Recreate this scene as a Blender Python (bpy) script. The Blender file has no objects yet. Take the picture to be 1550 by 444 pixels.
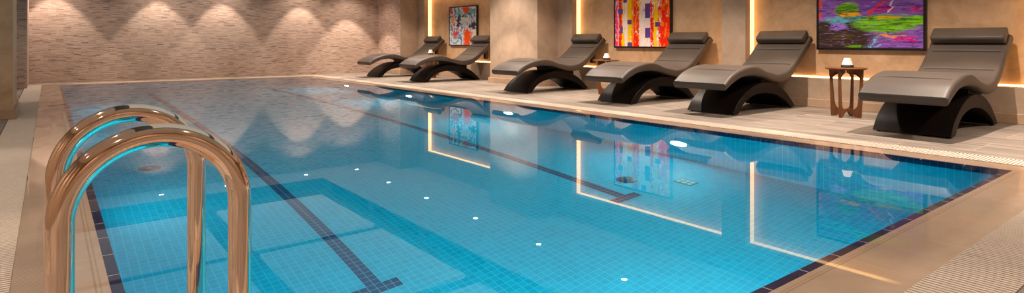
import bpy, bmesh, math, random
from mathutils import Vector, Matrix
random.seed(7)
S = bpy.context.scene
COL = S.collection
D = bpy.data

# ------------------------------------------------------------------ helpers
def lin(r, g, b):
    f = lambda c: (c/255)/12.92 if c/255 <= 0.04045 else (((c/255)+0.055)/1.055)**2.4
    return (f(r), f(g), f(b), 1.0)

class NT:
    """tiny node-graph writer"""
    def __init__(self, name):
        self.m = D.materials.new(name); self.m.use_nodes = True
        self.t = self.m.node_tree; self.t.nodes.clear()
        self.out = self.t.nodes.new('ShaderNodeOutputMaterial')
    def n(self, kind, **kw):
        o = self.t.nodes.new('ShaderNode'+kind)
        for k, v in kw.items():
            if k in o.inputs.keys(): self.set(o.inputs[k], v)
            else: setattr(o, k, v)
        return o
    def set(self, sock, v):
        if hasattr(v, 'is_output'): self.t.links.new(v, sock)
        else: sock.default_value = v
    def math(self, op, a, b=None, c=None, clamp=False):
        o = self.t.nodes.new('ShaderNodeMath'); o.operation = op; o.use_clamp = clamp
        self.set(o.inputs[0], a)
        if b is not None: self.set(o.inputs[1], b)
        if c is not None: self.set(o.inputs[2], c)
        return o.outputs[0]
    def mix(self, f, a, b, blend='MIX'):
        o = self.t.nodes.new('ShaderNodeMix'); o.data_type = 'RGBA'; o.blend_type = blend
        self.set(o.inputs[0], f); self.set(o.inputs[6], a); self.set(o.inputs[7], b)
        return o.outputs[2]
    def pos(self):
        return self.n('TexCoord').outputs['Object']
    def sep(self, v=None):
        o = self.t.nodes.new('ShaderNodeSeparateXYZ'); self.set(o.inputs[0], v if v is not None else self.pos())
        return o.outputs
    def comb(self, x=0., y=0., z=0.):
        o = self.t.nodes.new('ShaderNodeCombineXYZ')
        for i, v in enumerate((x, y, z)): self.set(o.inputs[i], v)
        return o.outputs[0]
    def noise(self, vec, scale=5., detail=3., rough=.5, dist=0.):
        o = self.n('TexNoise', Scale=scale, Detail=detail, Roughness=rough, Distortion=dist)
        self.set(o.inputs['Vector'], vec)
        return o.outputs
    def ramp(self, f, stops, interp='LINEAR'):
        o = self.t.nodes.new('ShaderNodeValToRGB'); self.set(o.inputs[0], f)
        cr = o.color_ramp; cr.interpolation = interp
        while len(cr.elements) < len(stops): cr.elements.new(0.5)
        for e, (p, c) in zip(cr.elements, stops): e.position = p; e.color = c
        return o.outputs[0]
    def box(self, x, y, x0, x1, y0, y1):
        a = self.math('MULTIPLY', self.math('GREATER_THAN', x, x0), self.math('LESS_THAN', x, x1))
        b = self.math('MULTIPLY', self.math('GREATER_THAN', y, y0), self.math('LESS_THAN', y, y1))
        return self.math('MULTIPLY', a, b)
    def vivid(self, c, sat=1.1, val=1.4):
        o = self.n('HueSaturation', Saturation=sat, Value=val); self.set(o.inputs['Color'], c)
        return o.outputs[0]
    def blob(self, x, y, cx, cy, rx, ry, soft=.35):
        a = self.math('POWER', self.math('ABSOLUTE', self.math('DIVIDE', self.math('SUBTRACT', x, cx), rx)), 2.)
        b = self.math('POWER', self.math('ABSOLUTE', self.math('DIVIDE', self.math('SUBTRACT', y, cy), ry)), 2.)
        d = self.math('ADD', a, b)
        o = self.t.nodes.new('ShaderNodeMapRange'); o.clamp = True
        self.set(o.inputs[0], d); o.inputs[1].default_value = 1.+soft; o.inputs[2].default_value = 1.-soft
        o.inputs[3].default_value = 0.; o.inputs[4].default_value = 1.
        return o.outputs[0]
    def bump(self, h, strength=.3, dist=.01):
        o = self.n('Bump', Strength=strength, Distance=dist); self.set(o.inputs['Height'], h)
        return o.outputs[0]
    def bsdf(self, color, rough=.5, metal=0., spec=.5, normal=None, coat=0.):
        p = self.n('BsdfPrincipled')
        self.set(p.inputs['Base Color'], color); self.set(p.inputs['Roughness'], rough)
        p.inputs['Metallic'].default_value = metal; p.inputs['Specular IOR Level'].default_value = spec
        p.inputs['Coat Weight'].default_value = coat
        if normal is not None: self.set(p.inputs['Normal'], normal)
        self.t.links.new(p.outputs[0], self.out.inputs[0])
        return self.m
    def wet(self, color, film):
        """matt tile under a thin, still film of water (film = 1) or dry (film = 0)"""
        p = self.n('BsdfPrincipled')
        self.set(p.inputs['Base Color'], color); p.inputs['Roughness'].default_value = .5; p.inputs['Specular IOR Level'].default_value = .15
        self.set(p.inputs['Coat Weight'], film); p.inputs['Coat IOR'].default_value = 1.333; p.inputs['Coat Roughness'].default_value = 0.
        self.t.links.new(p.outputs[0], self.out.inputs[0])
        return self.m
    def emit(self, color, strength):
        e = self.n('Emission'); self.set(e.inputs[0], color); self.set(e.inputs[1], strength)
        self.t.links.new(e.outputs[0], self.out.inputs[0])
        return self.m

# ------------------------------------------------------------------ materials
def mat_mosaic():
    k = NT('stone_strip_mosaic'); x, y, z = k.sep()
    v = k.comb(k.math('ADD', x, k.math('MULTIPLY', y, 1.0)), z, 0.)
    b = k.n('TexBrick', offset=.37, offset_frequency=2, squash=1., squash_frequency=2)
    k.set(b.inputs['Vector'], v)
    b.inputs['Color1'].default_value = (0, 0, 0, 1); b.inputs['Color2'].default_value = (1, 1, 1, 1)
    b.inputs['Mortar'].default_value = (.3, .3, .3, 1); b.inputs['Scale'].default_value = 1.
    b.inputs['Mortar Size'].default_value = .0014; b.inputs['Brick Width'].default_value = .12
    b.inputs['Row Height'].default_value = .020; b.inputs['Bias'].default_value = 0.
    n1 = k.noise(k.comb(k.math('MULTIPLY', k.math('ADD', x, y), 6.), k.math('MULTIPLY', z, 42.), 0.), 1., 3., .6)
    col = k.ramp(b.outputs[0], [(0., lin(146, 122, 109)), (.10, lin(184, 158, 143)), (.5, lin(198, 172, 157)), (1., lin(211, 187, 171))])
    dk = k.ramp(n1[0], [(.28, (.56, .52, .48, 1)), (.38, (.86, .85, .84, 1)), (.62, (1, 1, 1, 1))])
    col = k.mix(.85, col, dk, 'MULTIPLY')
    h = k.math('ADD', k.math('MULTIPLY', b.outputs[0], .6), n1[0])
    return k.bsdf(col, .62, 0., .3, k.bump(h, .45, .006))
def mat_plaster(name, c1, c2, rough=.55):
    k = NT(name); p = k.pos()
    n = k.noise(p, 2.6, 6., .66, .9); n2 = k.noise(p, 9., 4., .6, .3)
    f = k.math('ADD', k.math('MULTIPLY', n[0], .75), k.math('MULTIPLY', n2[0], .25))
    col = k.ramp(f, [(.33, c1), (.68, c2)])
    return k.bsdf(col, rough, 0., .3, k.bump(n2[0], .12, .01))
def mat_deck():
    k = NT('striated_stone_deck_tile'); x, y, z = k.sep()
    b = k.n('TexBrick', offset=.5, offset_frequency=2, squash=1., squash_frequency=2)
    k.set(b.inputs['Vector'], k.comb(y, x, 0.))
    b.inputs['Color1'].default_value = (0, 0, 0, 1); b.inputs['Color2'].default_value = (1, 1, 1, 1); b.inputs['Mortar'].default_value = (.5, .5, .5, 1)
    b.inputs['Scale'].default_value = 1.; b.inputs['Mortar Size'].default_value = .002
    b.inputs['Brick Width'].default_value = .9; b.inputs['Row Height'].default_value = .45
    sel = b.outputs[0]
    st = k.noise(k.comb(k.math('MULTIPLY', x, 16.), k.math('ADD', k.math('MULTIPLY', y, 1.3), k.math('MULTIPLY', sel, 31.)), 0.), 1., 4., .6, .5)
    col = k.ramp(st[0], [(.3, lin(108, 99, 92)), (.5, lin(137, 126, 117)), (.72, lin(163, 151, 141))])
    tone = k.ramp(sel, [(0., (.90, .90, .90, 1)), (1., (1.02, 1.02, 1.02, 1))])
    col = k.mix(1., col, tone, 'MULTIPLY')
    col = k.mix(b.outputs[1], col, lin(196, 176, 158))
    return k.bsdf(col, .5, 0., .3, k.bump(st[0], .08, .004))
def mat_rim():
    k = NT('beige_pool_rim_tile'); x, y, z = k.sep()
    n = k.noise(k.pos(), 6., 4., .6)
    col = k.ramp(n[0], [(.3, lin(176, 150, 128)), (.7, lin(188, 163, 141))])
    # tile joints across the rim (every two edge tiles) and the shallow grip groove next to the blue edge
    def joint(c, o, per, w):
        m = k.math('ABSOLUTE', k.math('SUBTRACT', k.math('FRACT', k.math('DIVIDE', k.math('SUBTRACT', c, o), per)), .5))
        return k.math('GREATER_THAN', m, .5 - w/per/2)
    onx = k.math('MULTIPLY', k.math('GREATER_THAN', x, .16), k.math('LESS_THAN', x, 4.75))
    jx = k.math('MULTIPLY', joint(x, 1.846, .488, .004), onx)
    jy = k.math('MULTIPLY', joint(y, 1.23, .488, .004), k.math('SUBTRACT', 1., onx))
    def line(c, p, w): return k.math('LESS_THAN', k.math('ABSOLUTE', k.math('SUBTRACT', c, p)), w)
    iny = k.math('GREATER_THAN', y, .99); 
    g1 = k.math('MULTIPLY', k.math('ADD', line(y, .955, .003), line(y, .967, .002)), onx)
    g2 = k.math('MULTIPLY', k.math('ADD', line(x, .122, .003), line(x, .136, .002)), iny)
    rib = k.math('MULTIPLY', k.math('MULTIPLY', k.math('LESS_THAN', x, .02), iny), k.math('LESS_THAN', k.math('FRACT', k.math('DIVIDE', y, .014)), .38))
    dark = k.math('ADD', k.math('MULTIPLY', k.math('ADD', g1, g2), .45), k.math('MULTIPLY', rib, .5), None, True)
    col = k.mix(dark, col, lin(120, 98, 80))
    col = k.mix(k.math('MULTIPLY', k.math('ADD', jx, jy), .5), col, lin(212, 186, 160))
    return k.wet(col, k.math('DIVIDE', k.math('SUBTRACT', y, k.math('ADD', .755, k.math('MULTIPLY', k.math('SINE', k.math('MULTIPLY', x, 5.3)), .012))), .075, None, True))
def mat_navy():
    k = NT('navy_edge_tile'); x, y, z = k.sep()
    def joint(c, o, per, w):
        m = k.math('ABSOLUTE', k.math('SUBTRACT', k.math('FRACT', k.math('DIVIDE', k.math('SUBTRACT', c, o), per)), .5))
        return k.math('GREATER_THAN', m, .5 - w/per/2)
    onx = k.math('MULTIPLY', k.math('GREATER_THAN', x, .196), k.math('LESS_THAN', x, 4.714))
    j = k.math('ADD', k.math('MULTIPLY', joint(x, 1.846, .2455, .005), onx), k.math('MULTIPLY', joint(y, 1.23, .2455, .005), k.math('SUBTRACT', 1., onx)))
    n = k.noise(k.pos(), 9., 3., .6)
    col = k.ramp(n[0], [(.3, lin(18, 18, 56)), (.7, lin(32, 29, 76))])
    col = k.mix(j, col, lin(190, 185, 190))
    return k.wet(col, 1.)
LX = (1.430, 3.480); TP = .0465; TY0, TY1 = 2.985, 2.985 + 2*.0465
def mat_pool(floor):
    k = NT('blue_pool_mosaic_floor' if floor else 'blue_pool_mosaic_wall'); x, y, z = k.sep()
    def joint(c, o, w):
        m = k.math('ABSOLUTE', k.math('SUBTRACT', k.math('FRACT', k.math('DIVIDE', k.math('SUBTRACT', c, o), TP)), .5))
        return k.math('GREATER_THAN', m, .5 - w/TP/2)
    n = k.noise(k.comb(k.math('FLOOR', k.math('DIVIDE', k.math('SUBTRACT', x, LX[0]), TP)), k.math('FLOOR', k.math('DIVIDE', k.math('SUBTRACT', y, TY0), TP)), z), 7.3, 0., .5)
    tile = k.ramp(n[0], [(.3, (.004, .36, .49, 1)), (.7, (.007, .42, .56, 1))])
    if floor:
        g = k.math('MAXIMUM', joint(x, LX[0], .004), joint(y, TY0, .004))
        col = tile
        m = None
        for lx in LX:
            ln = k.math('MULTIPLY', k.box(x, y, lx-TP, lx+TP, TY0, 12.2), 1.)
            tb = k.box(x, y, lx-3*TP, lx+3*TP, TY0, TY1)
            o = k.math('MAXIMUM', ln, tb)
            m = o if m is None else k.math('MAXIMUM', m, o)
        col = k.mix(m, col, (.016, .050, .14, 1))
        grout = k.mix(m, (.10, .55, .66, 1), (.22, .42, .40, 1))
        col = k.mix(g, col, grout)
    else:
        g = k.math('MAXIMUM', joint(k.math('ADD', x, y), 0., .004), k.math('MULTIPLY', joint(z, -.01, .003), .6))
        band = k.math('GREATER_THAN', z, -.20)            # navy mosaic rows just under the water line
        col = k.mix(band, tile, (.008, .012, .060, 1))
        col = k.mix(k.math('MULTIPLY', g, .9), col, k.mix(band, (.10, .55, .66, 1), (.09, .22, .32, 1)))
    return k.bsdf(col, .3, 0., .2)
def mat_water():
    k = NT('still_pool_water')
    g = k.n('BsdfRefraction', IOR=1.333, Roughness=0.); g.inputs['Color'].default_value = (.42, .94, 1., 1)
    r = k.n('BsdfGlossy', Roughness=0.); r.inputs['Color'].default_value = (1, 1, 1, 1)
    f = k.n('Fresnel', IOR=1.333)
    m = k.n('MixShader'); k.set(m.inputs[0], f.outputs[0]); k.set(m.inputs[1], g.outputs[0]); k.set(m.inputs[2], r.outputs[0])
    k.t.links.new(m.outputs[0], k.out.inputs[0])
    return k.m
def mat_wood(name, c1, c2, rough=.4, sc=(30., 30., 3.)):
    k = NT(name); x, y, z = k.sep()
    n = k.noise(k.comb(k.math('MULTIPLY', x, sc[0]), k.math('MULTIPLY', y, sc[1]), k.math('MULTIPLY', z, sc[2])), 1., 4., .6, .8)
    return k.bsdf(k.ramp(n[0], [(.3, c1), (.7, c2)]), rough, 0., .14)
def mat_leather():
    k = NT('taupe_grey_leather'); p = k.pos()
    n = k.noise(p, 180., 3., .6); n2 = k.noise(p, 3., 2., .5)
    return k.bsdf(k.ramp(n2[0], [(.3, lin(72, 64, 59)), (.7, lin(80, 71, 65))]), .5, 0., .35, k.bump(n[0], .1, .001))
def mat_plain(name, c, rough=.5, metal=0., spec=.5, coat=0., var=.06, sc=20.):
    k = NT(name); n = k.noise(k.pos(), sc, 3., .5)
    a = tuple(max(0., q*(1-var)) for q in c[:3])+(1.,); b = tuple(q*(1+var) for q in c[:3])+(1.,)
    return k.bsdf(k.ramp(n[0], [(.3, a), (.7, b)]), rough, metal, spec, None, coat)
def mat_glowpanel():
    k = NT('pale_emissive_panel'); m = k.bsdf(lin(236, 230, 222), .8, 0., .2)
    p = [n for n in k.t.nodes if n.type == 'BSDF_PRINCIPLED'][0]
    p.inputs['Emission Color'].default_value = (1., .93, .85, 1.); p.inputs['Emission Strength'].default_value = .22  # pale panel colour with a weak even emission added
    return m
def mat_emit(name, c, s):
    return NT(name).emit(c, s)

# canvas coordinates: u from 0 (left edge as hung) to 1, v from 0 (bottom) to 1 ; the canvas mesh is built in local y (left = +) and z
def art_uv(k):
    x, y, z = k.sep()
    return k.math('DIVIDE', k.math('SUBTRACT', .565, y), 1.13), k.math('DIVIDE', z, .87)
def mat_art_squares():
    k = NT('canvas_red_orange_streaks_violet_blocks'); u, v = art_uv(k)
    W = lin(238, 226, 222)
    def vn(off, su, sv, d=1.): return k.noise(k.comb(k.math('ADD', k.math('MULTIPLY', u, su), off), k.math('MULTIPLY', v, sv), off), 1., 5., .72, d)[0]
    col = k.ramp(vn(3.1, 10., 3.), [(.40, W), (.55, lin(240, 218, 216))])
    ub = k.math('ADD', u, k.math('MULTIPLY', k.math('SUBTRACT', vn(9.7, 22., 14.), .5), .10))
    rag = vn(1.7, 16., 6., 1.5)
    def streak(c0, c1, color, thr, n):
        nonlocal col
        inb = k.math('MULTIPLY', k.math('GREATER_THAN', ub, c0), k.math('LESS_THAN', ub, c1))
        m = k.math('MULTIPLY', inb, k.math('GREATER_THAN', n, thr))
        col = k.mix(m, col, color)
    Y, O, Rd, Pk = lin(244, 196, 20), lin(244, 128, 28), lin(232, 58, 48), lin(226, 74, 130)
    streak(-.05, .06, Pk, .46, vn(5.2, 12., 5.)); streak(.0, .12, lin(250, 220, 120), .57, vn(2.2, 12., 5.))
    streak(.07, .14, Rd, .40, vn(7.7, 9., 3.)); streak(.13, .19, Y, .42, vn(8.7, 9., 4.))
    streak(.24, .34, Y, .38, vn(11.7, 9., 3.)); streak(.32, .46, O, .40, vn(13.1, 9., 3.)); streak(.36, .45, Rd, .48, vn(15.1, 10., 3.))
    streak(.42, .62, Y, .60, vn(16.3, 8., 4.)); streak(.52, .66, Rd, .63, vn(17.3, 14., 7.)); streak(.66, .72, Rd, .44, vn(18.3, 9., 4.))
    streak(.72, .80, Y, .42, vn(19.3, 9., 3.)); streak(.79, 1.05, O, .36, vn(20.3, 9., 3.)); streak(.80, 1.05, Rd, .47, vn(21.3, 9., 4.)); streak(.78, .86, W, .52, vn(25.3, 8., 3.))
    streak(-.1, 1.1, W, .64, vn(22.3, 14., 9.)); streak(-.1, 1.1, O, .70, vn(23.7, 20., 12.))
    e = k.math('MULTIPLY', k.math('SUBTRACT', vn(30.3, 30., 30.), .5), .012)
    uu, vv = k.math('ADD', u, e), k.math('ADD', v, e)
    m = None
    for r in ((.063, .15, .62, .72), (.567, .66, .53, .80), (.237, .32, .42, .51), (.745, .83, .36, .45), (.10, .15, .25, .38),
              (.567, .66, .16, .345), (.24, .33, .0, .075), (.50, .59, .90, 1.), (.16, .23, .84, .95)):
        b = k.box(uu, vv, *r); m = b if m is None else k.math('MAXIMUM', m, b)
    col = k.mix(m, col, k.ramp(rag, [(.3, lin(86, 62, 128)), (.7, lin(104, 80, 148))]))
    return k.bsdf(k.vivid(col, 1.05, 1.3), .5, 0., .2)
def mat_art_horizon():
    k = NT('canvas_violet_green_strokes'); u, v = art_uv(k)
    def hn(off, su, sv, d=1.2, det=5.): return k.noise(k.comb(k.math('ADD', k.math('MULTIPLY', u, su), off), k.math('MULTIPLY', v, sv), off), 1., det, .68, d)[0]
    w1 = k.math('MULTIPLY', k.math('SUBTRACT', hn(4.4, 5., 9.), .5), .16); w2 = k.math('MULTIPLY', k.math('SUBTRACT', hn(8.4, 4., 12.), .5), .13)
    uu, vv = k.math('ADD', u, w1), k.math('ADD', v, w2)
    s = hn(1.1, 2.2, 26.)
    col = k.ramp(s, [(.30, lin(70, 40, 92)), (.45, lin(112, 76, 142)), (.56, lin(140, 108, 178)), (.66, lin(96, 64, 120)), (.78, lin(176, 150, 204))])
    G = k.ramp(hn(2.9, 2.5, 24.), [(.32, lin(62, 92, 20)), (.46, lin(98, 158, 26)), (.6, lin(128, 196, 44)), (.72, lin(84, 140, 30))])
    B = k.ramp(hn(6.3, 3., 22.), [(.3, lin(30, 22, 20)), (.55, lin(58, 42, 38)), (.68, lin(84, 70, 40)), (.78, lin(96, 140, 40))])
    T = k.ramp(hn(7.3, 4., 18.), [(.35, lin(60, 130, 150)), (.6, lin(120, 190, 200)), (.75, lin(150, 120, 190))])
    def put(mask, c, thr=None, n=None):
        nonlocal col
        if thr is not None: mask = k.math('MULTIPLY', mask, k.math('GREATER_THAN', n, thr))
        col = k.mix(mask, col, c)
    put(k.blob(uu, vv, .52, .60, .20, .05), lin(130, 90, 170))
    put(k.blob(uu, vv, .33, .36, .30, .09), T, .42, hn(9.1, 6., 20.))
    put(k.blob(uu, vv, .20, .14, .36, .20), B)
    put(k.blob(uu, vv, .05, .26, .10, .12), B)
    put(k.blob(uu, vv, .35, .29, .16, .07), lin(44, 34, 34), .40, hn(12.1, 6., 14.))
    put(k.blob(uu, vv, .66, .33, .30, .115), G)
    put(k.blob(uu, vv, .92, .36, .14, .05), G)
    put(k.blob(uu, vv, .30, .53, .125, .10), G)
    put(k.blob(uu, vv, .30, .465, .13, .028), lin(228, 156, 36))
    put(k.blob(uu, vv, .72, .165, .14, .018), lin(222, 150, 40), .42, hn(15.1, 9., 20.))
    put(k.blob(uu, vv, .70, .415, .12, .014), lin(214, 170, 60))
    put(k.blob(uu, vv, .85, .11, .12, .03), lin(198, 50, 130), .5, hn(16.1, 8., 18.))
    put(k.blob(uu, vv, .64, .52, .10, .05), lin(170, 50, 130), .46, hn(17.1, 6., 18.))
    put(k.blob(uu, vv, .95, .50, .08, .03), lin(206, 54, 110), .45, hn(18.1, 9., 22.))
    put(k.blob(uu, vv, .38, .02, .10, .03), lin(96, 140, 40), .45, hn(19.1, 6., 18.))
    put(k.blob(uu, vv, .56, .06, .07, .10), lin(120, 170, 196), .56, hn(20.1, 10., 14.))
    put(k.blob(uu, vv, .20, .30, .10, .05), lin(150, 120, 200), .45, hn(21.1, 7., 18.))
    # orange-red stroke rising to the right, small red stroke at the left edge, pale lightning stroke
    d1 = k.math('ABSOLUTE', k.math('SUBTRACT', k.math('ADD', u, w1), k.math('ADD', .50, k.math('MULTIPLY', k.math('POWER', k.math('MAXIMUM', k.math('SUBTRACT', v, .41), .0001), 1.6), 1.9))))
    put(k.math('MULTIPLY', k.math('LESS_THAN', d1, .012), k.math('MULTIPLY', k.math('GREATER_THAN', v, .42), k.math('LESS_THAN', v, .72))), lin(224, 66, 50))
    put(k.box(uu, v, -.05, .028, .42, .74), lin(226, 84, 56), .47, hn(23.1, 20., 8.))
    d2 = k.math('ABSOLUTE', k.math('SUBTRACT', k.math('ADD', u, w1), k.math('ADD', .70, k.math('MULTIPLY', k.math('SUBTRACT', v, .47), .15))))
    put(k.math('MULTIPLY', k.math('LESS_THAN', d2, .008), k.math('MULTIPLY', k.math('GREATER_THAN', v, .47), k.math('LESS_THAN', v, .9))), lin(214, 196, 220))
    dk = k.math('MULTIPLY', k.ramp(hn(31.3, 3., 13., 2.6), [(.53, (0, 0, 0, 1)), (.60, (1, 1, 1, 1))]), .75)
    put(dk, lin(40, 30, 34))
    lt = k.math('MULTIPLY', k.ramp(hn(37.7, 5., 18., 2.8), [(.58, (0, 0, 0, 1)), (.64, (1, 1, 1, 1))]), .6)
    put(lt, lin(176, 156, 206))
    put(k.blob(uu, vv, .60, .85, .28, .09), G, .45, hn(25.1, 4., 18.)); put(k.blob(uu, vv, .2, .82, .2, .07), T, .45, hn(26.1, 6., 18.))
    return k.bsdf(k.vivid(col, 1.15, 1.5), .45, 0., .25)
def mat_art_swirl():
    k = NT('canvas_blue_white_orange_swirls'); u, v = art_uv(k)
    def nn(off, su, sv, d=1.8): return k.noise(k.comb(k.math('ADD', k.math('MULTIPLY', u, su), off), k.math('MULTIPLY', v, sv), off), 1., 4., .6, d)[0]
    col = k.ramp(nn(2.2, 4.2, 2.6, 2.6), [(.28, lin(46, 40, 56)), (.37, lin(66, 84, 112)), (.44, lin(116, 158, 186)), (.50, lin(190, 196, 206)), (.56, lin(226, 218, 214)), (.63, lin(150, 160, 184)), (.70, lin(72, 70, 100))])
    w = k.math('MULTIPLY', k.math('SUBTRACT', nn(5.1, 5., 5.), .5), .42); w2 = k.math('MULTIPLY', k.math('SUBTRACT', nn(15.1, 6., 4.), .5), .42)
    uu, vv = k.math('ADD', u, w), k.math('ADD', v, w2)
    def put(mask, c):
        nonlocal col
        col = k.mix(mask, col, c)
    put(k.blob(uu, vv, .68, .20, .14, .22), lin(214, 82, 42)); put(k.blob(uu, vv, .22, .28, .06, .14), lin(196, 80, 52)); put(k.blob(uu, vv, .31, .33, .05, .08), lin(176, 60, 126))
    put(k.blob(uu, vv, .62, .93, .16, .08), lin(206, 80, 50)); put(k.blob(uu, vv, .15, .66, .06, .13), lin(222, 150, 110)); put(k.blob(uu, vv, .05, .90, .06, .09), lin(190, 78, 64))
    put(k.blob(uu, vv, .86, .50, .11, .08), lin(58, 44, 66)); put(k.blob(uu, vv, .34, .62, .07, .18), lin(52, 44, 60)); put(k.blob(uu, vv, .93, .18, .07, .24), lin(214, 198, 186))
    put(k.blob(uu, vv, .85, .86, .12, .06), lin(84, 170, 176)); put(k.blob(uu, vv, .38, .88, .08, .05), lin(120, 186, 188)); put(k.blob(uu, vv, .62, .68, .2, .07), lin(206, 210, 206), )
    return k.bsdf(k.vivid(col, 1.05, 1.3), .5, 0., .2)

M = dict(
    mosaic=mat_mosaic(), plaster=mat_plaster('warm_tan_plaster', lin(170, 146, 125), lin(194, 170, 149)),
    panel=mat_plaster('polished_clay_plaster', lin(184, 146, 111), lin(222, 186, 149), .5),
    ceil=mat_plaster('ceiling_paint', lin(222, 208, 194), lin(228, 216, 202), .8), recess=mat_plaster('shaded_recess_tone', lin(120, 112, 104), lin(128, 120, 112), .8), ceilpanel=mat_glowpanel(),  # recess colour darkened to carry the shade between the panels
    deck=mat_deck(), rim=mat_rim(), navy=mat_navy(), poolf=mat_pool(True), poolw=mat_pool(False), water=mat_water(),
    grate=mat_plain('white_grate_plastic', lin(214, 198, 183), .5), channel=mat_plain('dark_gutter_channel', lin(34, 24, 20), .7),
    stone=mat_plaster('skirting_stone', lin(168, 140, 116), lin(190, 160, 134), .5),
    leather=mat_leather(), base=mat_wood('espresso_veneer', lin(15, 10, 9), lin(23, 15, 13), .45, (3., 12., 12.)), black=mat_plain('black_rubber', lin(16, 14, 14), .6),
    walnut=mat_wood('walnut_wood', lin(96, 60, 37), lin(130, 84, 54), .42), frame=mat_plain('black_lacquer_frame', lin(20, 15, 13), .4),
    rail=mat_plain('warm_tinted_steel', (.90, .69, .54, 1.), .05, 1., .5, 0., .01), steel=mat_plain('brushed_steel', (.5, .5, .5, 1.), .3, 1.),  # rail tint puts the warm room's reflection into the steel colour
    shade=mat_plain('opal_white_glass', lin(236, 226, 214), .35), chrome=mat_plain('pool_light_bezel_white', lin(220, 226, 228), .3),
    led=mat_emit('warm_led_diffuser', (1., .55, .18, 1.), 3.4), led_hi=mat_emit('warm_led_strip', (1., .52, .17, 1.), 13.), lamp=mat_emit('downlight_lens', (1., .93, .84, 1.), 30.), uw=mat_emit('underwater_lamp_lens', (.80, .97, 1., 1.), 12.),
    art_a=mat_art_swirl(), art_b=mat_art_squares(), art_c=mat_art_horizon(), drain=mat_plain('blue_grey_drain_cover', lin(14, 84, 104), .4), vent=mat_plain('dark_vent', lin(20, 50, 60), .6),
)

# ------------------------------------------------------------------ mesh helpers
class MB:
    def __init__(self): self.v = []; self.f = []; self.mi = []
    def quad(self, a, b, c, d, mi=0):
        i = len(self.v); self.v += [a, b, c, d]; self.f.append((i, i+1, i+2, i+3)); self.mi.append(mi)
    def box(self, x0, x1, y0, y1, z0, z1, mi=0):
        i = len(self.v)
        self.v += [(x, y, z) for z in (z0, z1) for y in (y0, y1) for x in (x0, x1)]
        for q in ((0, 2, 3, 1), (4, 5, 7, 6), (0, 1, 5, 4), (2, 6, 7, 3), (0, 4, 6, 2), (1, 3, 7, 5)):
            self.f.append(tuple(i+j for j in q)); self.mi.append(mi)
    def rings(self, rings, closed=True, caps=True, mi=0):
        n = len(rings[0]); i0 = len(self.v)
        for r in rings: self.v += [tuple(p) for p in r]
        for a in range(len(rings)-1):
            for j in range(n if closed else n-1):
                k = (j+1) % n
                self.f.append((i0+a*n+j, i0+a*n+k, i0+(a+1)*n+k, i0+(a+1)*n+j)); self.mi.append(mi)
        if caps:
            self.f.append(tuple(i0+j for j in reversed(range(n)))); self.mi.append(mi)
            self.f.append(tuple(i0+(len(rings)-1)*n+j for j in range(n))); self.mi.append(mi)
    def lathe(self, prof, n=32, c=(0, 0, 0), mi=0, caps=True):
        self.rings([[(c[0]+r*math.cos(2*math.pi*j/n), c[1]+r*math.sin(2*math.pi*j/n), c[2]+z) for j in range(n)] for r, z in prof], True, caps, mi)
    def prism(self, pts, axis, a0, a1, mi=0):
        """extrude the 2-D outline pts along axis ('x','y','z')"""
        def P(p, t): return (t, p[0], p[1]) if axis == 'x' else ((p[0], t, p[1]) if axis == 'y' else (p[0], p[1], t))
        self.rings([[P(p, a0) for p in pts], [P(p, a1) for p in pts]], True, True, mi)
    def build(self, name, mats, parent=None, smooth=None, bevel=0., seg=2):
        me = D.meshes.new(name); me.from_pydata([tuple(map(float, p)) for p in self.v], [], self.f)
        if not isinstance(mats, (list, tuple)): mats = [mats]
        for m in mats: me.materials.append(m)
        me.polygons.foreach_set('material_index', self.mi)
        bm = bmesh.new(); bm.from_mesh(me)
        bmesh.ops.remove_doubles(bm, verts=bm.verts, dist=1e-5)
        bmesh.ops.recalc_face_normals(bm, faces=bm.faces)
        if bevel > 0:
            es = [e for e in bm.edges if len(e.link_faces) == 2 and e.calc_face_angle(0) > .6]
            bmesh.ops.bevel(bm, geom=es, offset=bevel, segments=seg, profile=.5, affect='EDGES', clamp_overlap=True)
        bm.to_mesh(me); bm.free()
        if smooth is not None or bevel > 0:
            me.polygons.foreach_set('use_smooth', [True]*len(me.polygons)); me.set_sharp_from_angle(angle=math.radians(smooth if smooth else 40))
        o = D.objects.new(name, me); COL.objects.link(o)
        if parent: o.parent = parent
        return o
def thing(name, label, cat, loc=(0, 0, 0), rz=0., group=None):
    o = D.objects.new(name, None); COL.objects.link(o); o.location = loc; o.rotation_euler.z = rz; o.empty_display_size = .1
    o['label'] = label; o['category'] = cat
    if group: o['group'] = group
    return o
def tag(o, label, cat, group=None):
    o['label'] = label; o['category'] = cat
    if group: o['group'] = group
    return o
def struct(o, label=None):
    o['kind'] = 'structure'
    if label: o['label'] = label
    return o
def copy_tree(o, parent=None):
    c = o.copy(); COL.objects.link(c)
    if parent: c.parent = parent
    for ch in list(o.children): copy_tree(ch, c)
    return c
def spline(pts, n):
    """Catmull-Rom through pts, resampled to n points evenly by length"""
    P = [Vector(p) for p in pts]; P = [2*P[0]-P[1]] + P + [2*P[-1]-P[-2]]
    out = []
    for i in range(1, len(P)-2):
        for j in range(24):
            t = j/24.; a, b, c, d = P[i-1:i+3]
            out.append(.5*((2*b)+(c-a)*t+(2*a-5*b+4*c-d)*t*t+(3*b-a-3*c+d)*t**3))
    out.append(P[-2])
    L = [0.]
    for a, b in zip(out, out[1:]): L.append(L[-1]+(b-a).length)
    res = []; k = 0
    for i in range(n):
        s = L[-1]*i/(n-1)
        while k < len(L)-2 and L[k+1] < s: k += 1
        t = (s-L[k])/max(1e-9, L[k+1]-L[k]); res.append(out[k].lerp(out[k+1], min(1., t)))
    return res

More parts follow.
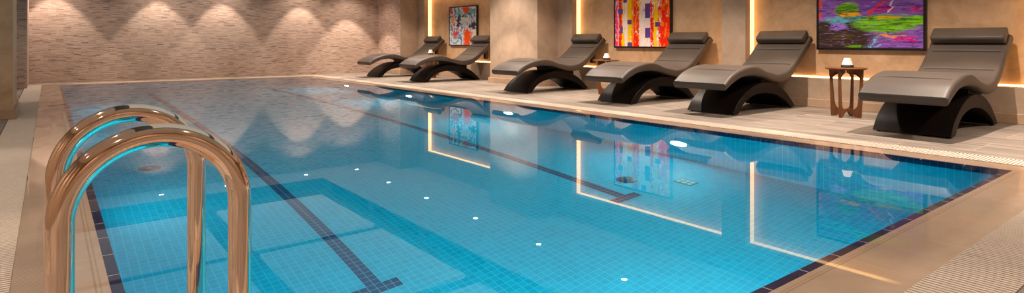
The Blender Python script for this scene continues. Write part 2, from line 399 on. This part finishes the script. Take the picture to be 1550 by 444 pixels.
# ------------------------------------------------------------------ room dimensions (metres)
PX0, PX1, PY0, PY1 = .16, 4.75, .99, 13.75      # outer border of the navy edge
EW = .035                                       # width of the navy edge
DEP = -1.42
RX0, RX1, RY0, RY1 = -.095, 4.945, .725, 14.05  # outer border of the beige rim
GX0, GX1, GY0, GY1 = -.33, 5.19, .495, 14.32    # outer border of the overflow grates
WX0, WX1, WY0, WY1 = -2.2, 7.45, -2.6, 14.72    # walls
ZC = 2.38
ZR = -.004; ZW = -.0045

def ring_faces(mb, o, i, z, mi=0):
    (ox0, ox1, oy0, oy1), (ix0, ix1, iy0, iy1) = o, i
    mb.quad((ox0, oy0, z), (ox1, oy0, z), (ix1, iy0, z), (ix0, iy0, z), mi); mb.quad((ox1, oy0, z), (ox1, oy1, z), (ix1, iy1, z), (ix1, iy0, z), mi)
    mb.quad((ox1, oy1, z), (ox0, oy1, z), (ix0, iy1, z), (ix1, iy1, z), mi); mb.quad((ox0, oy1, z), (ox0, oy0, z), (ix0, iy0, z), (ix0, iy1, z), mi)
def skirt_faces(mb, i, z0, z1, mi=0):
    x0, x1, y0, y1 = i
    for a, b in (((x0, y0), (x1, y0)), ((x1, y0), (x1, y1)), ((x1, y1), (x0, y1)), ((x0, y1), (x0, y0))):
        mb.quad((a[0], a[1], z0), (b[0], b[1], z0), (b[0], b[1], z1), (a[0], a[1], z1), mi)

G = (GX0, GX1, GY0, GY1); Rm = (RX0, RX1, RY0, RY1); Pn = (PX0, PX1, PY0, PY1); Pi = (PX0+EW, PX1-EW, PY0+EW, PY1-EW)
# deck floor with the gutter channel below the grates
m = MB(); ring_faces(m, (WX0-.1, 7.9, WY0-.1, WY1+.1), G, 0.)
skirt_faces(m, G, -.12, 0., 1); ring_faces(m, G, Rm, -.12, 1)
struct(m.build('floor', [M['deck'], M['channel']]))
# rim (with its drop into the channel), navy edge, basin
m = MB(); ring_faces(m, Rm, Pn, ZR); skirt_faces(m, Rm, -.12, ZR)
def wob(t, a): return a*(math.sin(t*7.3)*.5+math.sin(t*3.1+1.)*.35+math.sin(t*17.+.4)*.2)
N = 150                                          # wavy edge along the gutter, shaped after the water's meniscus
for i in range(N):
    ya, yb = RY0+(RY1-RY0)*i/N, RY0+(RY1-RY0)*(i+1)/N
    m.quad((RX0, ya, ZR), (RX0, yb, ZR), (RX0-.007+wob(yb, .008), yb, ZR-.001), (RX0-.007+wob(ya, .008), ya, ZR-.001))
for i in range(90):
    xa, xb = RX0+(RX1-RX0)*i/90, RX0+(RX1-RX0)*(i+1)/90
    m.quad((xa, RY0, ZR), (xb, RY0, ZR), (xb, RY0-.007+wob(xb, .008), ZR-.001), (xa, RY0-.007+wob(xa, .008), ZR-.001))
struct(m.build('pool_rim_trim', M['rim']))
m = MB(); ring_faces(m, Pn, Pi, ZR); skirt_faces(m, Pi, -.03, ZR)
struct(m.build('pool_edge_trim', M['navy']))
m = MB(); x0, x1, y0, y1 = Pi
m.quad((x0, y0, DEP), (x1, y0, DEP), (x1, y1, DEP), (x0, y1, DEP), 0); skirt_faces(m, Pi, DEP, -.03, 1)
struct(m.build('floor_pool', [M['poolf'], M['poolw']]))
# water surface, level with the wet rim
m = MB(); x0, x1, y0, y1 = Pi
m.quad((x0, y0, ZW), (x1, y0, ZW), (x1, y1, ZW), (x0, y1, ZW)); struct(m.build('pool_water', M['water']))

# overflow grates: bars across the channel on two bearers
def grate(label, along, a0, a1, c0, c1):
    m = MB(); pitch = .0225; w = .0142
    n = int((a1-a0)/pitch)
    for i in range(n):
        a = a0+(i+.5)*pitch
        if along == 'y': m.box(c0+.006, c1-.004, a-w/2, a+w/2, -.062, 0.001)
        else: m.box(a-w/2, a+w/2, c0+.004, c1-.006, -.062, 0.001)
    for f in (.2, .5, .8):
        c = c0+(c1-c0)*f
        if along == 'y': m.box(c-.006, c+.006, a0, a1, -.12, -.055)
        else: m.box(a0, a1, c-.006, c+.006, -.12, -.055)
    return tag(m.build('overflow_grate', M['grate']), label, 'grate')
grate('long white slotted overflow grate between the pool and the chaise lounges', 'y', RY0, RY1, RX1, GX1)
grate('long pale ribbed overflow grate on the ladder side of the pool', 'y', RY0, RY1, GX0, RX0)
grate('pale ribbed overflow grate along the near end of the pool', 'x', GX0, GX1, GY0, RY0)
grate('short overflow grate at the foot of the mosaic end wall', 'x', GX0, GX1, RY1, GY1)

# ------------------------------------------------------------------ walls
def wallquad(name, pts, mat): 
    m = MB(); m.quad(*pts); return struct(m.build(name, mat))
m = MB(); m.box(WX0-.15, 7.95, WY1, WY1+.15, -.1, ZC+.5); struct(m.build('wall_far', M['mosaic']))
m = MB(); m.box(WX0-.15, WX0, WY0-.1, WY1, -.1, ZC+.5); struct(m.build('wall_left', M['plaster']))
m = MB(); m.box(WX0-.15, 7.95, WY0-.15, WY0, -.1, ZC+.5); struct(m.build('wall_near', M['plaster']))
# right wall: face at x = 7.45 with three recessed niches (back at 7.66), sill .355, head 1.94
NX = 7.66; SZ, HZ = .355, 1.94
niches = [(10.12, 13.10), (4.74, 7.76), (1.42, 4.38)]
m = MB()
ys = [WY0] + [v for n in reversed(niches) for v in n] + [WY1]
for a, b in zip(ys[::2], ys[1::2]): m.box(7.45, 7.9, a, b, -.1, ZC+.4)
for a, b in niches:
    m.box(7.45, 7.9, a, b, -.1, SZ); m.box(7.45, 7.9, a, b, HZ, ZC+.4); m.box(NX, 7.9, a, b, SZ, HZ, 1)
struct(m.build('wall_right', [M['plaster'], M['panel']]))
# LED strips round the back of each niche
led_names = ['warm LED strip lining the niche of the far swirled painting', 'warm LED strip lining the niche of the red and orange painting', 'warm LED strip lining the niche of the violet and green painting']
for (a, b), lb in zip(niches, led_names):
    t = thing('light_strip', lb, 'light', (NX, (a+b)/2, SZ))
    h = (b-a)/2; H2 = HZ-SZ
    tri = [(-.003, .001), (-.021, .001), (-.003, .017)]          # (x, distance from the jamb) corner profile
    flat = [(-.004, .001), (-.095, .001), (-.095, .006), (-.004, .006)]
    for nm, pts, ax, r0, r1, mt in (('side_strip', [(x, h-d) for x, d in flat], 'z', .004, H2-.004, 'led'), ('side_strip', [(x, -h+d) for x, d in flat], 'z', .004, H2-.004, 'led'),
                                ('sill_strip', [(x, d) for x, d in tri], 'y', -h+.012, h-.012, 'led_hi'), ('head_strip', [(x, H2-d) for x, d in flat], 'y', -h+.012, h-.012, 'led')):
        q = MB(); q.prism(pts, ax, r0, r1); q.build(nm, M[mt], t)
# pillars
m = MB(); m.box(6.95, 7.46, 13.42, WY1+.01, -.1, ZC+.1); struct(m.build('pillar_corner', M['mosaic']))
m = MB(); m.quad((6.9495, 13.4195, -.0), (7.45, 13.4195, 0), (7.45, 13.4195, ZC), (6.9495, 13.4195, ZC)); struct(m.build('trim_corner', M['plaster']))
m = MB(); m.box(6.96, 7.46, 8.15, 9.60, -.1, ZC+.1); struct(m.build('pillar_middle', M['plaster']))
m = MB(); m.box(WX0-.05, -.29, 8.05, 9.0, -.1, ZC+.1); struct(m.build('pillar_left', M['panel']))
m = MB(); m.box(WX0-.05, -.29, 13.24, WY1+.01, -.1, ZC+.1); struct(m.build('pillar_far_left', M['mosaic']))
# skirtings
def base(name, x0, x1, y0, y1): 
    q = MB(); q.box(x0, x1, y0, y1, 0, .10); struct(q.build(name, M['stone'], None, None, .004, 1))
base('baseboard_right', 7.435, 7.46, WY0, 8.15); base('baseboard_right_far', 7.435, 7.46, 9.6, 13.42)
base('baseboard_pillar', 6.93, 7.46, 8.12, 9.63); base('baseboard_corner_pillar', 6.93, 7.46, 13.39, WY1)
base('baseboard_left_pillar', WX0, -.265, 8.02, 9.03)
# ceiling with one big recess, recessed air slots and floating panels
CX0, CX1, CY0, CY1 = -.15, 5.08, .9, 13.70; ZB = 2.61
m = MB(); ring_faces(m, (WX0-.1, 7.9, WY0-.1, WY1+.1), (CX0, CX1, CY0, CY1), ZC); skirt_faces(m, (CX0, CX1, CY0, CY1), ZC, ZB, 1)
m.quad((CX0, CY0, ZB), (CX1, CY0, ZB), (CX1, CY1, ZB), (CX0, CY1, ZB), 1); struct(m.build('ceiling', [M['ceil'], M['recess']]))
for i, yc in enumerate((11.38, 8.39, 5.38, 2.38)):
    for j, (a, b) in enumerate(((.28, 2.22), (2.60, 4.68))):
        q = MB(); q.box(a, b, yc-1.325, yc+1.325, 2.50, 2.56); struct(q.build('ceiling_panel', M['ceilpanel'], None, None, .004, 1))
        q = MB(); q.box((a+b)/2-.3, (a+b)/2+.3, yc-.3, yc+.3, 2.559, ZB+.001); struct(q.build('ceiling_panel_hanger', M['ceil']))
for i, (a, b) in enumerate(((11.22, 13.10), (9.14, 10.92), (7.16, 8.87))):
    t = thing('air_vent', ['dark linear air vent in the ceiling recess, nearest the mosaic wall', 'dark linear air vent in the ceiling recess, middle one of three', 'dark linear air vent in the ceiling recess, nearest the ladder of three'][i], 'vent', (CX1, (a+b)/2, ZC+.11))
    q = MB(); q.box(-.012, -.0005, -(b-a)/2, (b-a)/2, -.085, .085); q.build('backing', M['vent'], t)
    q = MB()
    for z in (-.075, -.03, .015, .06): q.box(-.02, -.011, -(b-a)/2, (b-a)/2, z, z+.008)
    q.build('slat', M['vent'], t)

# ------------------------------------------------------------------ lights
def lamp(kind, name, loc, energy, color, **kw):
    l = D.lights.new(name, kind); l.energy = energy; l.color = color
    o = D.objects.new(name, l); COL.objects.link(o); o.location = loc
    for k2, v in kw.items():
        if k2 == 'rot': o.rotation_euler = v
        else: setattr(l, k2, v)
    return o
WARM = (1., .82, .67)
def downlight(x, y, label, narrow, wide, seen=True):
    if seen:
        t = thing('downlight', label, 'light', (x, y, ZC))
        q = MB(); q.rings([[(r*math.cos(a), r*math.sin(a), z) for a in [2*math.pi*j/24 for j in range(24)]] for r, z in ((.040, .0), (.055, -.004), (.058, .001), (.040, .001))], True, False); q.build('trim_ring', M['shade'], t, 40)
        q = MB(); q.lathe([(.0395, -.0005), (.0395, .0005)], 24); q.build('lens', M['lamp'], t)
    lamp('SPOT', 'spot_beam', (x, y, ZC-.012), narrow, WARM, spot_size=math.radians(69), spot_blend=.3, shadow_soft_size=.02)
    lamp('SPOT', 'spot_spill', (x, y, ZC-.012), wide, WARM, spot_size=math.radians(118), spot_blend=.55, shadow_soft_size=.02)
NRW, WDW = 165., 80.
ordn = ['first', 'second', 'third', 'fourth', 'fifth', 'sixth', 'seventh', 'eighth']
for i, y in enumerate((14.08, 12.33, 10.62, 8.85, 7.10, 5.34, 3.58, 1.82, .06)):
    downlight(6.09, y, 'round recessed downlight above the loungers, %s from the mosaic wall' % ordn[min(i, 7)], NRW*1.2, WDW*(.5 if i == 0 else 2.0), i < 8)
for i, x in enumerate((.10, 1.86, 3.12, 4.88)):
    downlight(x, 14.26, 'round recessed downlight washing the mosaic wall, %s from the left' % ordn[i], NRW*.72, WDW*.34)
for y, e in ((11.6, .5), (6.6, .28), (4.4, .5), (2.2, .5), (-.2, .5)):
    downlight(-.62, y, '', NRW*e, WDW*e, False)  # aisle spots out of view; the pillar one added to brighten its face
for x in (1.2, 3.0, 4.8):
    downlight(x, .15, '', NRW*.4, WDW*.4, False)  # unseen spots added to light the near rim
for x in (-1.2, .3, 1.8, 3.3, 4.8):
    downlight(x, WY0+.42, '', NRW*.6, WDW*.2, False)  # unseen spots added on the near wall to streak the handrails
for y in (-.9, .7, 2.3, 3.9):
    downlight(WX0+.42, y, '', NRW*.6, WDW*.2, False)  # unseen spots added on the left wall, also for the handrail streaks
# underwater lamps
ul = [(11.35, 'small bright underwater lamp, farthest of the four and nearest the mosaic end wall'), (8.75, 'bright underwater lamp seen below the second farthest lounge, second from the end wall'),
      (6.07, 'bright underwater lamp seen below the lounge beside the plain pillar, second nearest the camera'), (3.44, 'brightest underwater lamp in the pool wall, nearest the camera')]
UX = PX1-EW
for y, lb in ul:
    t = thing('pool_light', lb, 'light', (UX, y, -.86))
    q = MB(); q.rings([[(x, r*math.cos(a), r*math.sin(a)) for a in [2*math.pi*j/32 for j in range(32)]] for r, x in ((.067, -.012), (.088, -.018), (.100, -.001), (.067, -.001))], True, False); q.build('bezel', M['chrome'], t, 40)
    q = MB(); q.rings([[(x, r*math.cos(a), r*math.sin(a)) for a in [2*math.pi*j/32 for j in range(32)]] for r, x in ((.066, -.002), (.066, -.010), (.04, -.016))]); q.build('lens', M['uw'], t, 60)
UWE = 17.
for y in (11.35, 8.75, 6.07, 3.44):
    lamp('AREA', 'underwater_beam', (UX-.03, y, -.86), UWE, (.72, .96, 1.), shape='DISK', size=.18, rot=(0, math.radians(90), 0))
    lamp('AREA', 'underwater_fill_left', (PX0+EW+.03, y-1.3, -.86), UWE*.38, (.72, .96, 1.), shape='DISK', size=.18, rot=(0, math.radians(-90), 0))  # left one is an unseen lamp added to light the pool

for x in (1.1, 2.5, 3.9):
    lamp('AREA', 'underwater_fill_near', (x, PY0+EW+.03, -.80), UWE*{1.1: 2.9, 2.5: 1.4, 3.9: .2}[x], (.72, .96, 1.), shape='DISK', size=.18, rot=(math.radians(90), 0, 0))  # unseen lamps added at the near end to brighten the pool floor
# ------------------------------------------------------------------ chaise lounges (local x = world x - 6.5, local y across)
UP = [(5.64, .357), (5.79, .449), (6.0, .512), (6.206, .535), (6.332, .519), (6.488, .470), (6.70, .433), (6.81, .427), (6.972, .457), (7.112, .534), (7.255, .633), (7.40, .752), (7.545, .880)]
LO = [(5.665, .284), (5.775, .340), (5.934, .400), (6.105, .424), (6.256, .422), (6.436, .400), (6.566, .366), (6.70, .335), (6.83, .322), (6.98, .343), (7.12, .413), (7.265, .526), (7.43, .657), (7.62, .812)]
OX = 6.5
def make_lounge():
    root = thing('chaise_lounge', '', 'lounge chair', (OX, 0, 0), 0., 'chaise lounges in a row along the pool')
    n = 120
    U = [p-Vector((OX, 0)) for p in spline(UP, n)]; Lw = [p-Vector((OX, 0)) for p in spline(LO, n)]
    seams = (5.915-OX, 7.115-OX, 7.352-OX)
    hw = .335; r = .028
    stations = []
    for i in range(n): stations.append((U[i], Lw[i], 0.))
    for sx in seams:                                   # stitched grooves: three close stations each
        j = max(i for i in range(n-1) if U[i].x <= sx)
        t = (sx-U[j].x)/(U[j+1].x-U[j].x)
        cu, cl = U[j].lerp(U[j+1], t), Lw[j].lerp(Lw[j+1], t); du = (U[j+1]-U[j]).normalized(); dl = (Lw[j+1]-Lw[j]).normalized()
        stations = [s for s in stations if s[2] > 0 or (s[0]-cu).length > .017]
        for o_, dep in ((-.012, .0), (-.006, .006), (0., .019), (.006, .006), (.012, .0)): stations.append((cu+du*o_, cl+dl*o_, dep+1e-9))
    stations.sort(key=lambda s: s[0].x)
    def ring(u, l, dep, sc=1., off=Vector((0, 0))):
        h = (u-l).length; up = (u-l).normalized(); pts = []
        mid = (u+l)/2+off
        H2 = h/2*sc; W = hw-(1-sc)*h/2; rr = min(r, H2*.9)
        def add(y, z): p = mid+up*z; pts.append((p.x, y, p.y))
        for k2 in range(5): a = math.pi/2*k2/4; add(-W+rr-rr*math.cos(a), H2-rr+rr*math.sin(a))
        for y in (-W+.045, -W+.05): add(y, H2-(dep if y > -W+.047 else 0))
        for y in (-.15, 0., .15): add(y, H2-dep)
        for y in (W-.05, W-.045): add(y, H2-(dep if y < W-.047 else 0))
        for k2 in range(5): a = math.pi/2*(1-k2/4); add(W-rr+rr*math.cos(a), H2-rr+rr*math.sin(a))
        for k2 in range(5): a = math.pi/2*k2/4; add(W-rr+rr*math.cos(a), -H2+rr-rr*math.sin(a))
        for k2 in range(5): a = math.pi/2*(1-k2/4); add(-W+rr-rr*math.cos(a), -H2+rr-rr*math.sin(a))
        return pts
    rings = []
    d0 = (stations[1][0]-stations[0][0]+stations[1][1]-stations[0][1]).normalized(); d1 = (stations[-1][0]-stations[-2][0]+stations[-1][1]-stations[-2][1]).normalized()
    for sc, o_ in ((.62, .0), (.84, .004), (.95, .011)): rings.append(ring(stations[0][0], stations[0][1], 0, sc, d0*(o_-.012)))
    for u, l, dep in stations: rings.append(ring(u, l, dep))
    for sc, o_ in ((.95, .001), (.84, .008), (.62, .012)): rings.append(ring(stations[-1][0], stations[-1][1], 0, sc, d1*o_))
    m = MB(); m.rings(rings); m.build('cushion', M['leather'], root, 50)
    for sx in seams:                                   # dark stitched thread at the bottom of each groove
        j = max(i for i in range(n-1) if U[i].x <= sx); t = (sx-U[j].x)/(U[j+1].x-U[j].x); cu, cl = U[j].lerp(U[j+1], t), Lw[j].lerp(Lw[j+1], t)
        p = cu+(cl-cu).normalized()*.0085
        m = MB(); m.rings([[(p.x+.0055*math.cos(a), y, p.y+.0055*math.sin(a)) for a in [2*math.pi*q/8 for q in range(8)]] for y in (-hw+.052, hw-.052)])
        m.build('seam', M['black'], root, 60)
    # headrest bolster, strapped over the top end
    c = Vector((7.452-OX, .868)); d = Vector((.758, .652)); nrm = Vector((-.652, .758))
    prof = []
    for cx_, cz_, a0, rad in ((.062, .016, 0, .029), (-.055, .016, 90, .029), (-.062, -.020, 180, .022), (.066, -.020, 270, .022)):
        for k2 in range(7): a = math.radians(a0+90*k2/6); p = c+d*(cx_+rad*math.cos(a))+nrm*(cz_+rad*math.sin(a)); prof.append(p)
    cc = sum(prof, Vector((0, 0)))/len(prof)
    def pr(y, s): return [((cc+(p-cc)*s).x, y, (cc+(p-cc)*s).y) for p in prof]
    m = MB(); m.rings([pr(-.312, .86), pr(-.308, .95), pr(-.299, 1.), pr(0, 1.), pr(.299, 1.), pr(.308, .95), pr(.312, .86)]); m.build('headrest_pillow', M['leather'], root, 45)
    # arched base
    OUT = [(5.85, .012), (5.955, .135), (6.14, .25), (6.34, .318), (6.54, .334), (6.76, .305), (6.97, .215), (7.12, .105), (7.22, .012)]
    INN = [(7.105, .012), (7.02, .075), (6.90, .135), (6.73, .188), (6.55, .212), (6.36, .210), (6.19, .175), (6.07, .115), (5.965, .012)]
    pts = [(p.x-OX, p.y) for p in spline(OUT, 40)]+[(p.x-OX, p.y) for p in spline(INN, 40)]
    N2 = 40
    m = MB(); m.rings([[(pts[k2][0], -.295, pts[k2][1]), (pts[k2][0], .295, pts[k2][1]), (pts[2*N2-1-k2][0], .295, pts[2*N2-1-k2][1]), (pts[2*N2-1-k2][0], -.295, pts[2*N2-1-k2][1])] for k2 in range(N2)])
    m.build('arched_base', M['base'], root, 35, .004, 1)
    m = MB(); m.prism([(6.52-OX, .30), (6.92-OX, .215), (6.92-OX, .332), (6.72-OX, .345), (6.52-OX, .385)], 'y', -.24, .24); m.build('mount_block', M['base'], root, None, .004, 1)
    for x in (5.905, 7.165):
        for y in (-.26, .26):
            m = MB(); m.lathe([(.014, 0), (.014, .008), (.009, .014)], 14, (x-OX, y, 0)); m.build('glide', M['black'], root, 40)
    m = MB(); m.prism([(7.46-OX, .66), (7.46-OX, .44), (7.535-OX, .43), (7.535-OX, .735)], 'y', -.15, -.085); m.build('rear_bracket', M['black'], root, None, .003, 1)
    return root
LNG = [(1.91, 'nearest taupe chaise lounge, right of the candle table with its legs in full view'),
       (3.88, 'taupe chaise lounge left of the fully visible candle table, below the right painting'),
       (5.31, 'taupe chaise lounge below the red and orange painting, partly hiding a side table'),
       (7.41, 'taupe chaise lounge whose foot end stands in front of the plain plaster pillar'),
       (10.62, 'dark chaise lounge in front of the swirled blue painting, headrest touching the pillar edge'),
       (12.70, 'farthest dark chaise lounge, foot end against the mosaic end wall')]
proto = make_lounge()
for i, (y, lb) in enumerate(LNG):
    o = proto if i == 0 else copy_tree(proto)
    o.location = (OX, y, 0); o['label'] = lb

# ------------------------------------------------------------------ side tables with candle lamps
def make_table():
    root = thing('side_table', '', 'table', (0, 0, 0), 0., 'walnut side tables between the loungers')
    m = MB(); m.lathe([(.185, .508), (.200, .516), (.203, .520), (.203, .526), (.200, .528)], 48); m.build('tabletop', M['walnut'], root, 35)
    half = [(.035, .507), (.035, .476), (.05, .468), (.085, .474), (.118, .464), (.136, .435), (.138, .37), (.131, .27), (.120, .15), (.108, .112), (.082, .090), (.045, .084), (.0, .090)]
    outer = [(.0, .062), (.03, .055), (.06, .036), (.085, .018), (.108, .006), (.128, .0), (.150, .0), (.157, .12), (.164, .30), (.172, .507)]
    right = half+outer                                   # from top-inner down to the brace, then out along the foot and up the leg
    for ang in (0, 1):
        m = MB()
        I = spline([(-a, b) for a, b in half[:-1]]+[(a, b) for a, b in half[::-1]], 90); O = spline([(-a, b) for a, b in outer[:0:-1]]+[(a, b) for a, b in outer], 90)
        P = lambda p, t: ((t, p.x, p.y) if ang == 0 else (p.x, t, p.y))
        m.rings([[P(I[k2], -.0105), P(I[k2], .0105), P(O[k2], .0105), P(O[k2], -.0105)] for k2 in range(90)])
        m.build('leg_frame', M['walnut'], root, 35)
    return root
def make_candle():
    root = thing('candle_lamp', '', 'candle holder', (0, 0, 0), 0., 'small candle lamps on the side tables')
    m = MB(); m.lathe([(.045, 0.), (.048, .004), (.046, .020), (.043, .024)], 32); m.build('base', M['black'], root, 40)
    m = MB(); m.rings([[(r_*math.cos(2*math.pi*j/32), r_*math.sin(2*math.pi*j/32), z) for j in range(32)] for r_, z in ((.042, .0235), (.041, .026), (.025, .078), (.0235, .080), (.0215, .078), (.036, .03))], True, False)
    m.lathe([(.036, .028), (.036, .030)], 32); m.build('shade', M['shade'], root, 40)
    return root
TB = [((6.735, 2.795), 'walnut side table in full view between the two nearest chaise lounges'), ((6.78, 6.31), 'walnut side table half hidden behind the lounge under the red and orange painting'),
      ((6.77, 11.64), 'walnut side table almost hidden between the two farthest chaise lounges')]
CB = ['white candle lamp on the fully visible side table under the right painting', 'white candle lamp on the table left of the red and orange painting', 'small white candle lamp between the two farthest lounges']
pt, pc = make_table(), make_candle()
for i, ((x, y), lb) in enumerate(TB):
    t = pt if i == 0 else copy_tree(pt); t.location = (x, y, 0); t['label'] = lb
    c = pc if i == 0 else copy_tree(pc); c.location = (x+.005, y-.01, .5285); c.scale = (1.3, 1.3, 1.27); c['label'] = CB[i]

# ------------------------------------------------------------------ paintings
def painting(label, y, z0, mat):
    root = thing('wall_painting', label, 'painting', (NX, y, z0))
    hw, H2, fw, dp = .59, .93, .026, .050
    m = MB()
    m.box(-dp, -.001, -hw, hw, 0, fw); m.box(-dp, -.001, -hw, hw, H2-fw, H2); m.box(-dp, -.001, -hw, -hw+fw, fw, H2-fw); m.box(-dp, -.001, hw-fw, hw, fw, H2-fw)
    m.build('frame', M['frame'], root)
    m = MB(); m.box(-dp+.006, -.003, -hw+fw+.0005, hw-fw-.0005, 0, H2-2*fw-.001)
    c = m.build('canvas', mat, root); c.location.z = fw+.0005
painting('framed abstract painting of blue, white and orange swirls behind the far lounges', 11.60, .715, M['art_a'])
painting('framed painting with red, yellow and orange streaks and violet blocks', 6.31, .705, M['art_b'])
painting('framed violet and green abstract painting above the fully visible candle table', 2.92, .705, M['art_c'])

# ------------------------------------------------------------------ pool ladder
root = thing('pool_ladder', 'polished steel pool ladder tinted with warm reflection, with two hooped handrails', 'pool ladder', (0, 1.5, 0))
xl, xr, tr = .015, .303, .0215; R0 = (xr-xl)/2; zc_ = .627-R0
for y in (1.275-1.5, 1.715-1.5):
    path = [(xl, ZR+.001)] + [(xl, zc_*i/6) for i in range(1, 6)]
    path += [((xl+xr)/2-R0*math.cos(math.pi*i/40), zc_+R0*math.sin(math.pi*i/40)) for i in range(41)]
    path += [(xr, zc_-(zc_+1.0)*i/12) for i in range(1, 13)]
    rings = []
    for i, (x, z) in enumerate(path):
        a, b = path[max(0, i-1)], path[min(len(path)-1, i+1)]; d = Vector((b[0]-a[0], b[1]-a[1])).normalized(); nn_ = Vector((-d.y, d.x))
        rings.append([(x+nn_.x*tr*math.cos(t), y+tr*math.sin(t), z+nn_.y*tr*math.cos(t)) for t in [2*math.pi*j/40 for j in range(40)]])
    m = MB(); m.rings(rings); m.build('handrail', M['rail'], root, 60)
    m = MB(); m.lathe([(.045, ZR+.0005), (.046, ZR+.006), (.030, ZR+.016), (.0225, ZR+.018)], 32, (xl, y, 0)); m.build('escutcheon', M['rail'], root, 40)
for z in (-.30, -.58, -.86):
    m = MB(); m.box(xr-.04, xr+.04, -.225, .215, z-.015, z+.015); m.build('tread', M['steel'], root, None, .006, 2)

# ------------------------------------------------------------------ floor drains
for (x, y), lb in (((.685, 5.93), 'round grey floor drain seen through the hooped handrails'), ((3.81, 3.31), 'round dark floor drain with a bright glint, beside the reflected red painting')):
    t = thing('pool_drain', lb, 'drain', (x, y, DEP))
    q = MB(); q.lathe([(.085, .0005), (.085, .008), (.07, .016)], 32); q.build('cover', M['drain'], t, 40)
    q = MB(); q.lathe([(.016, .0155), (.016, .022), (.010, .025)], 20); q.build('screw_cap', M['steel'], t, 40)
t = thing('pool_glitter', 'six white squares painted as lamp glitter, right of the dark drain', 'glitter_patch', (4.12, 2.95, DEP))  # pale squares put the underwater lamp's glitter into shape and colour
q = MB(); q.box(-.06, .06, -.085, .085, .0005, .006); q.build('plate', M['drain'], t, None, .002, 1)
for i in range(2):
    for j in range(3):
        q = MB(); q.box(-.045+i*.05, -.007+i*.05, -.07+j*.05, -.032+j*.05, .0055, .011); q.build('white_square', M['shade'], t)

# ------------------------------------------------------------------ camera, world, render settings
cam = D.cameras.new('camera'); co = D.objects.new('camera', cam); COL.objects.link(co); S.camera = co
F = 897.; cam.sensor_fit = 'HORIZONTAL'; cam.sensor_width = 36.; cam.lens = F/1550*36; cam.shift_y = -(222-64)/1550.
co.location = (0, 0, .80); co.rotation_euler = (math.radians(90), 0, -math.atan((775-73)/F)); cam.clip_start = .02
w = D.worlds.new('world'); S.world = w; w.use_nodes = True
w.node_tree.nodes['Background'].inputs[0].default_value = (1., .86, .72, 1.); w.node_tree.nodes['Background'].inputs[1].default_value = .02
S.view_settings.view_transform = 'Standard'; S.view_settings.look = 'None'; S.view_settings.gamma = 1.; S.view_settings.use_curve_mapping = False
S.view_settings.exposure = 0.10
cy = S.cycles
cy.max_bounces = 10; cy.diffuse_bounces = 5; cy.glossy_bounces = 5; cy.transmission_bounces = 6; cy.sample_clamp_indirect = 4.; cy.blur_glossy = .6
cy.use_denoising = True; cy.use_adaptive_sampling = False
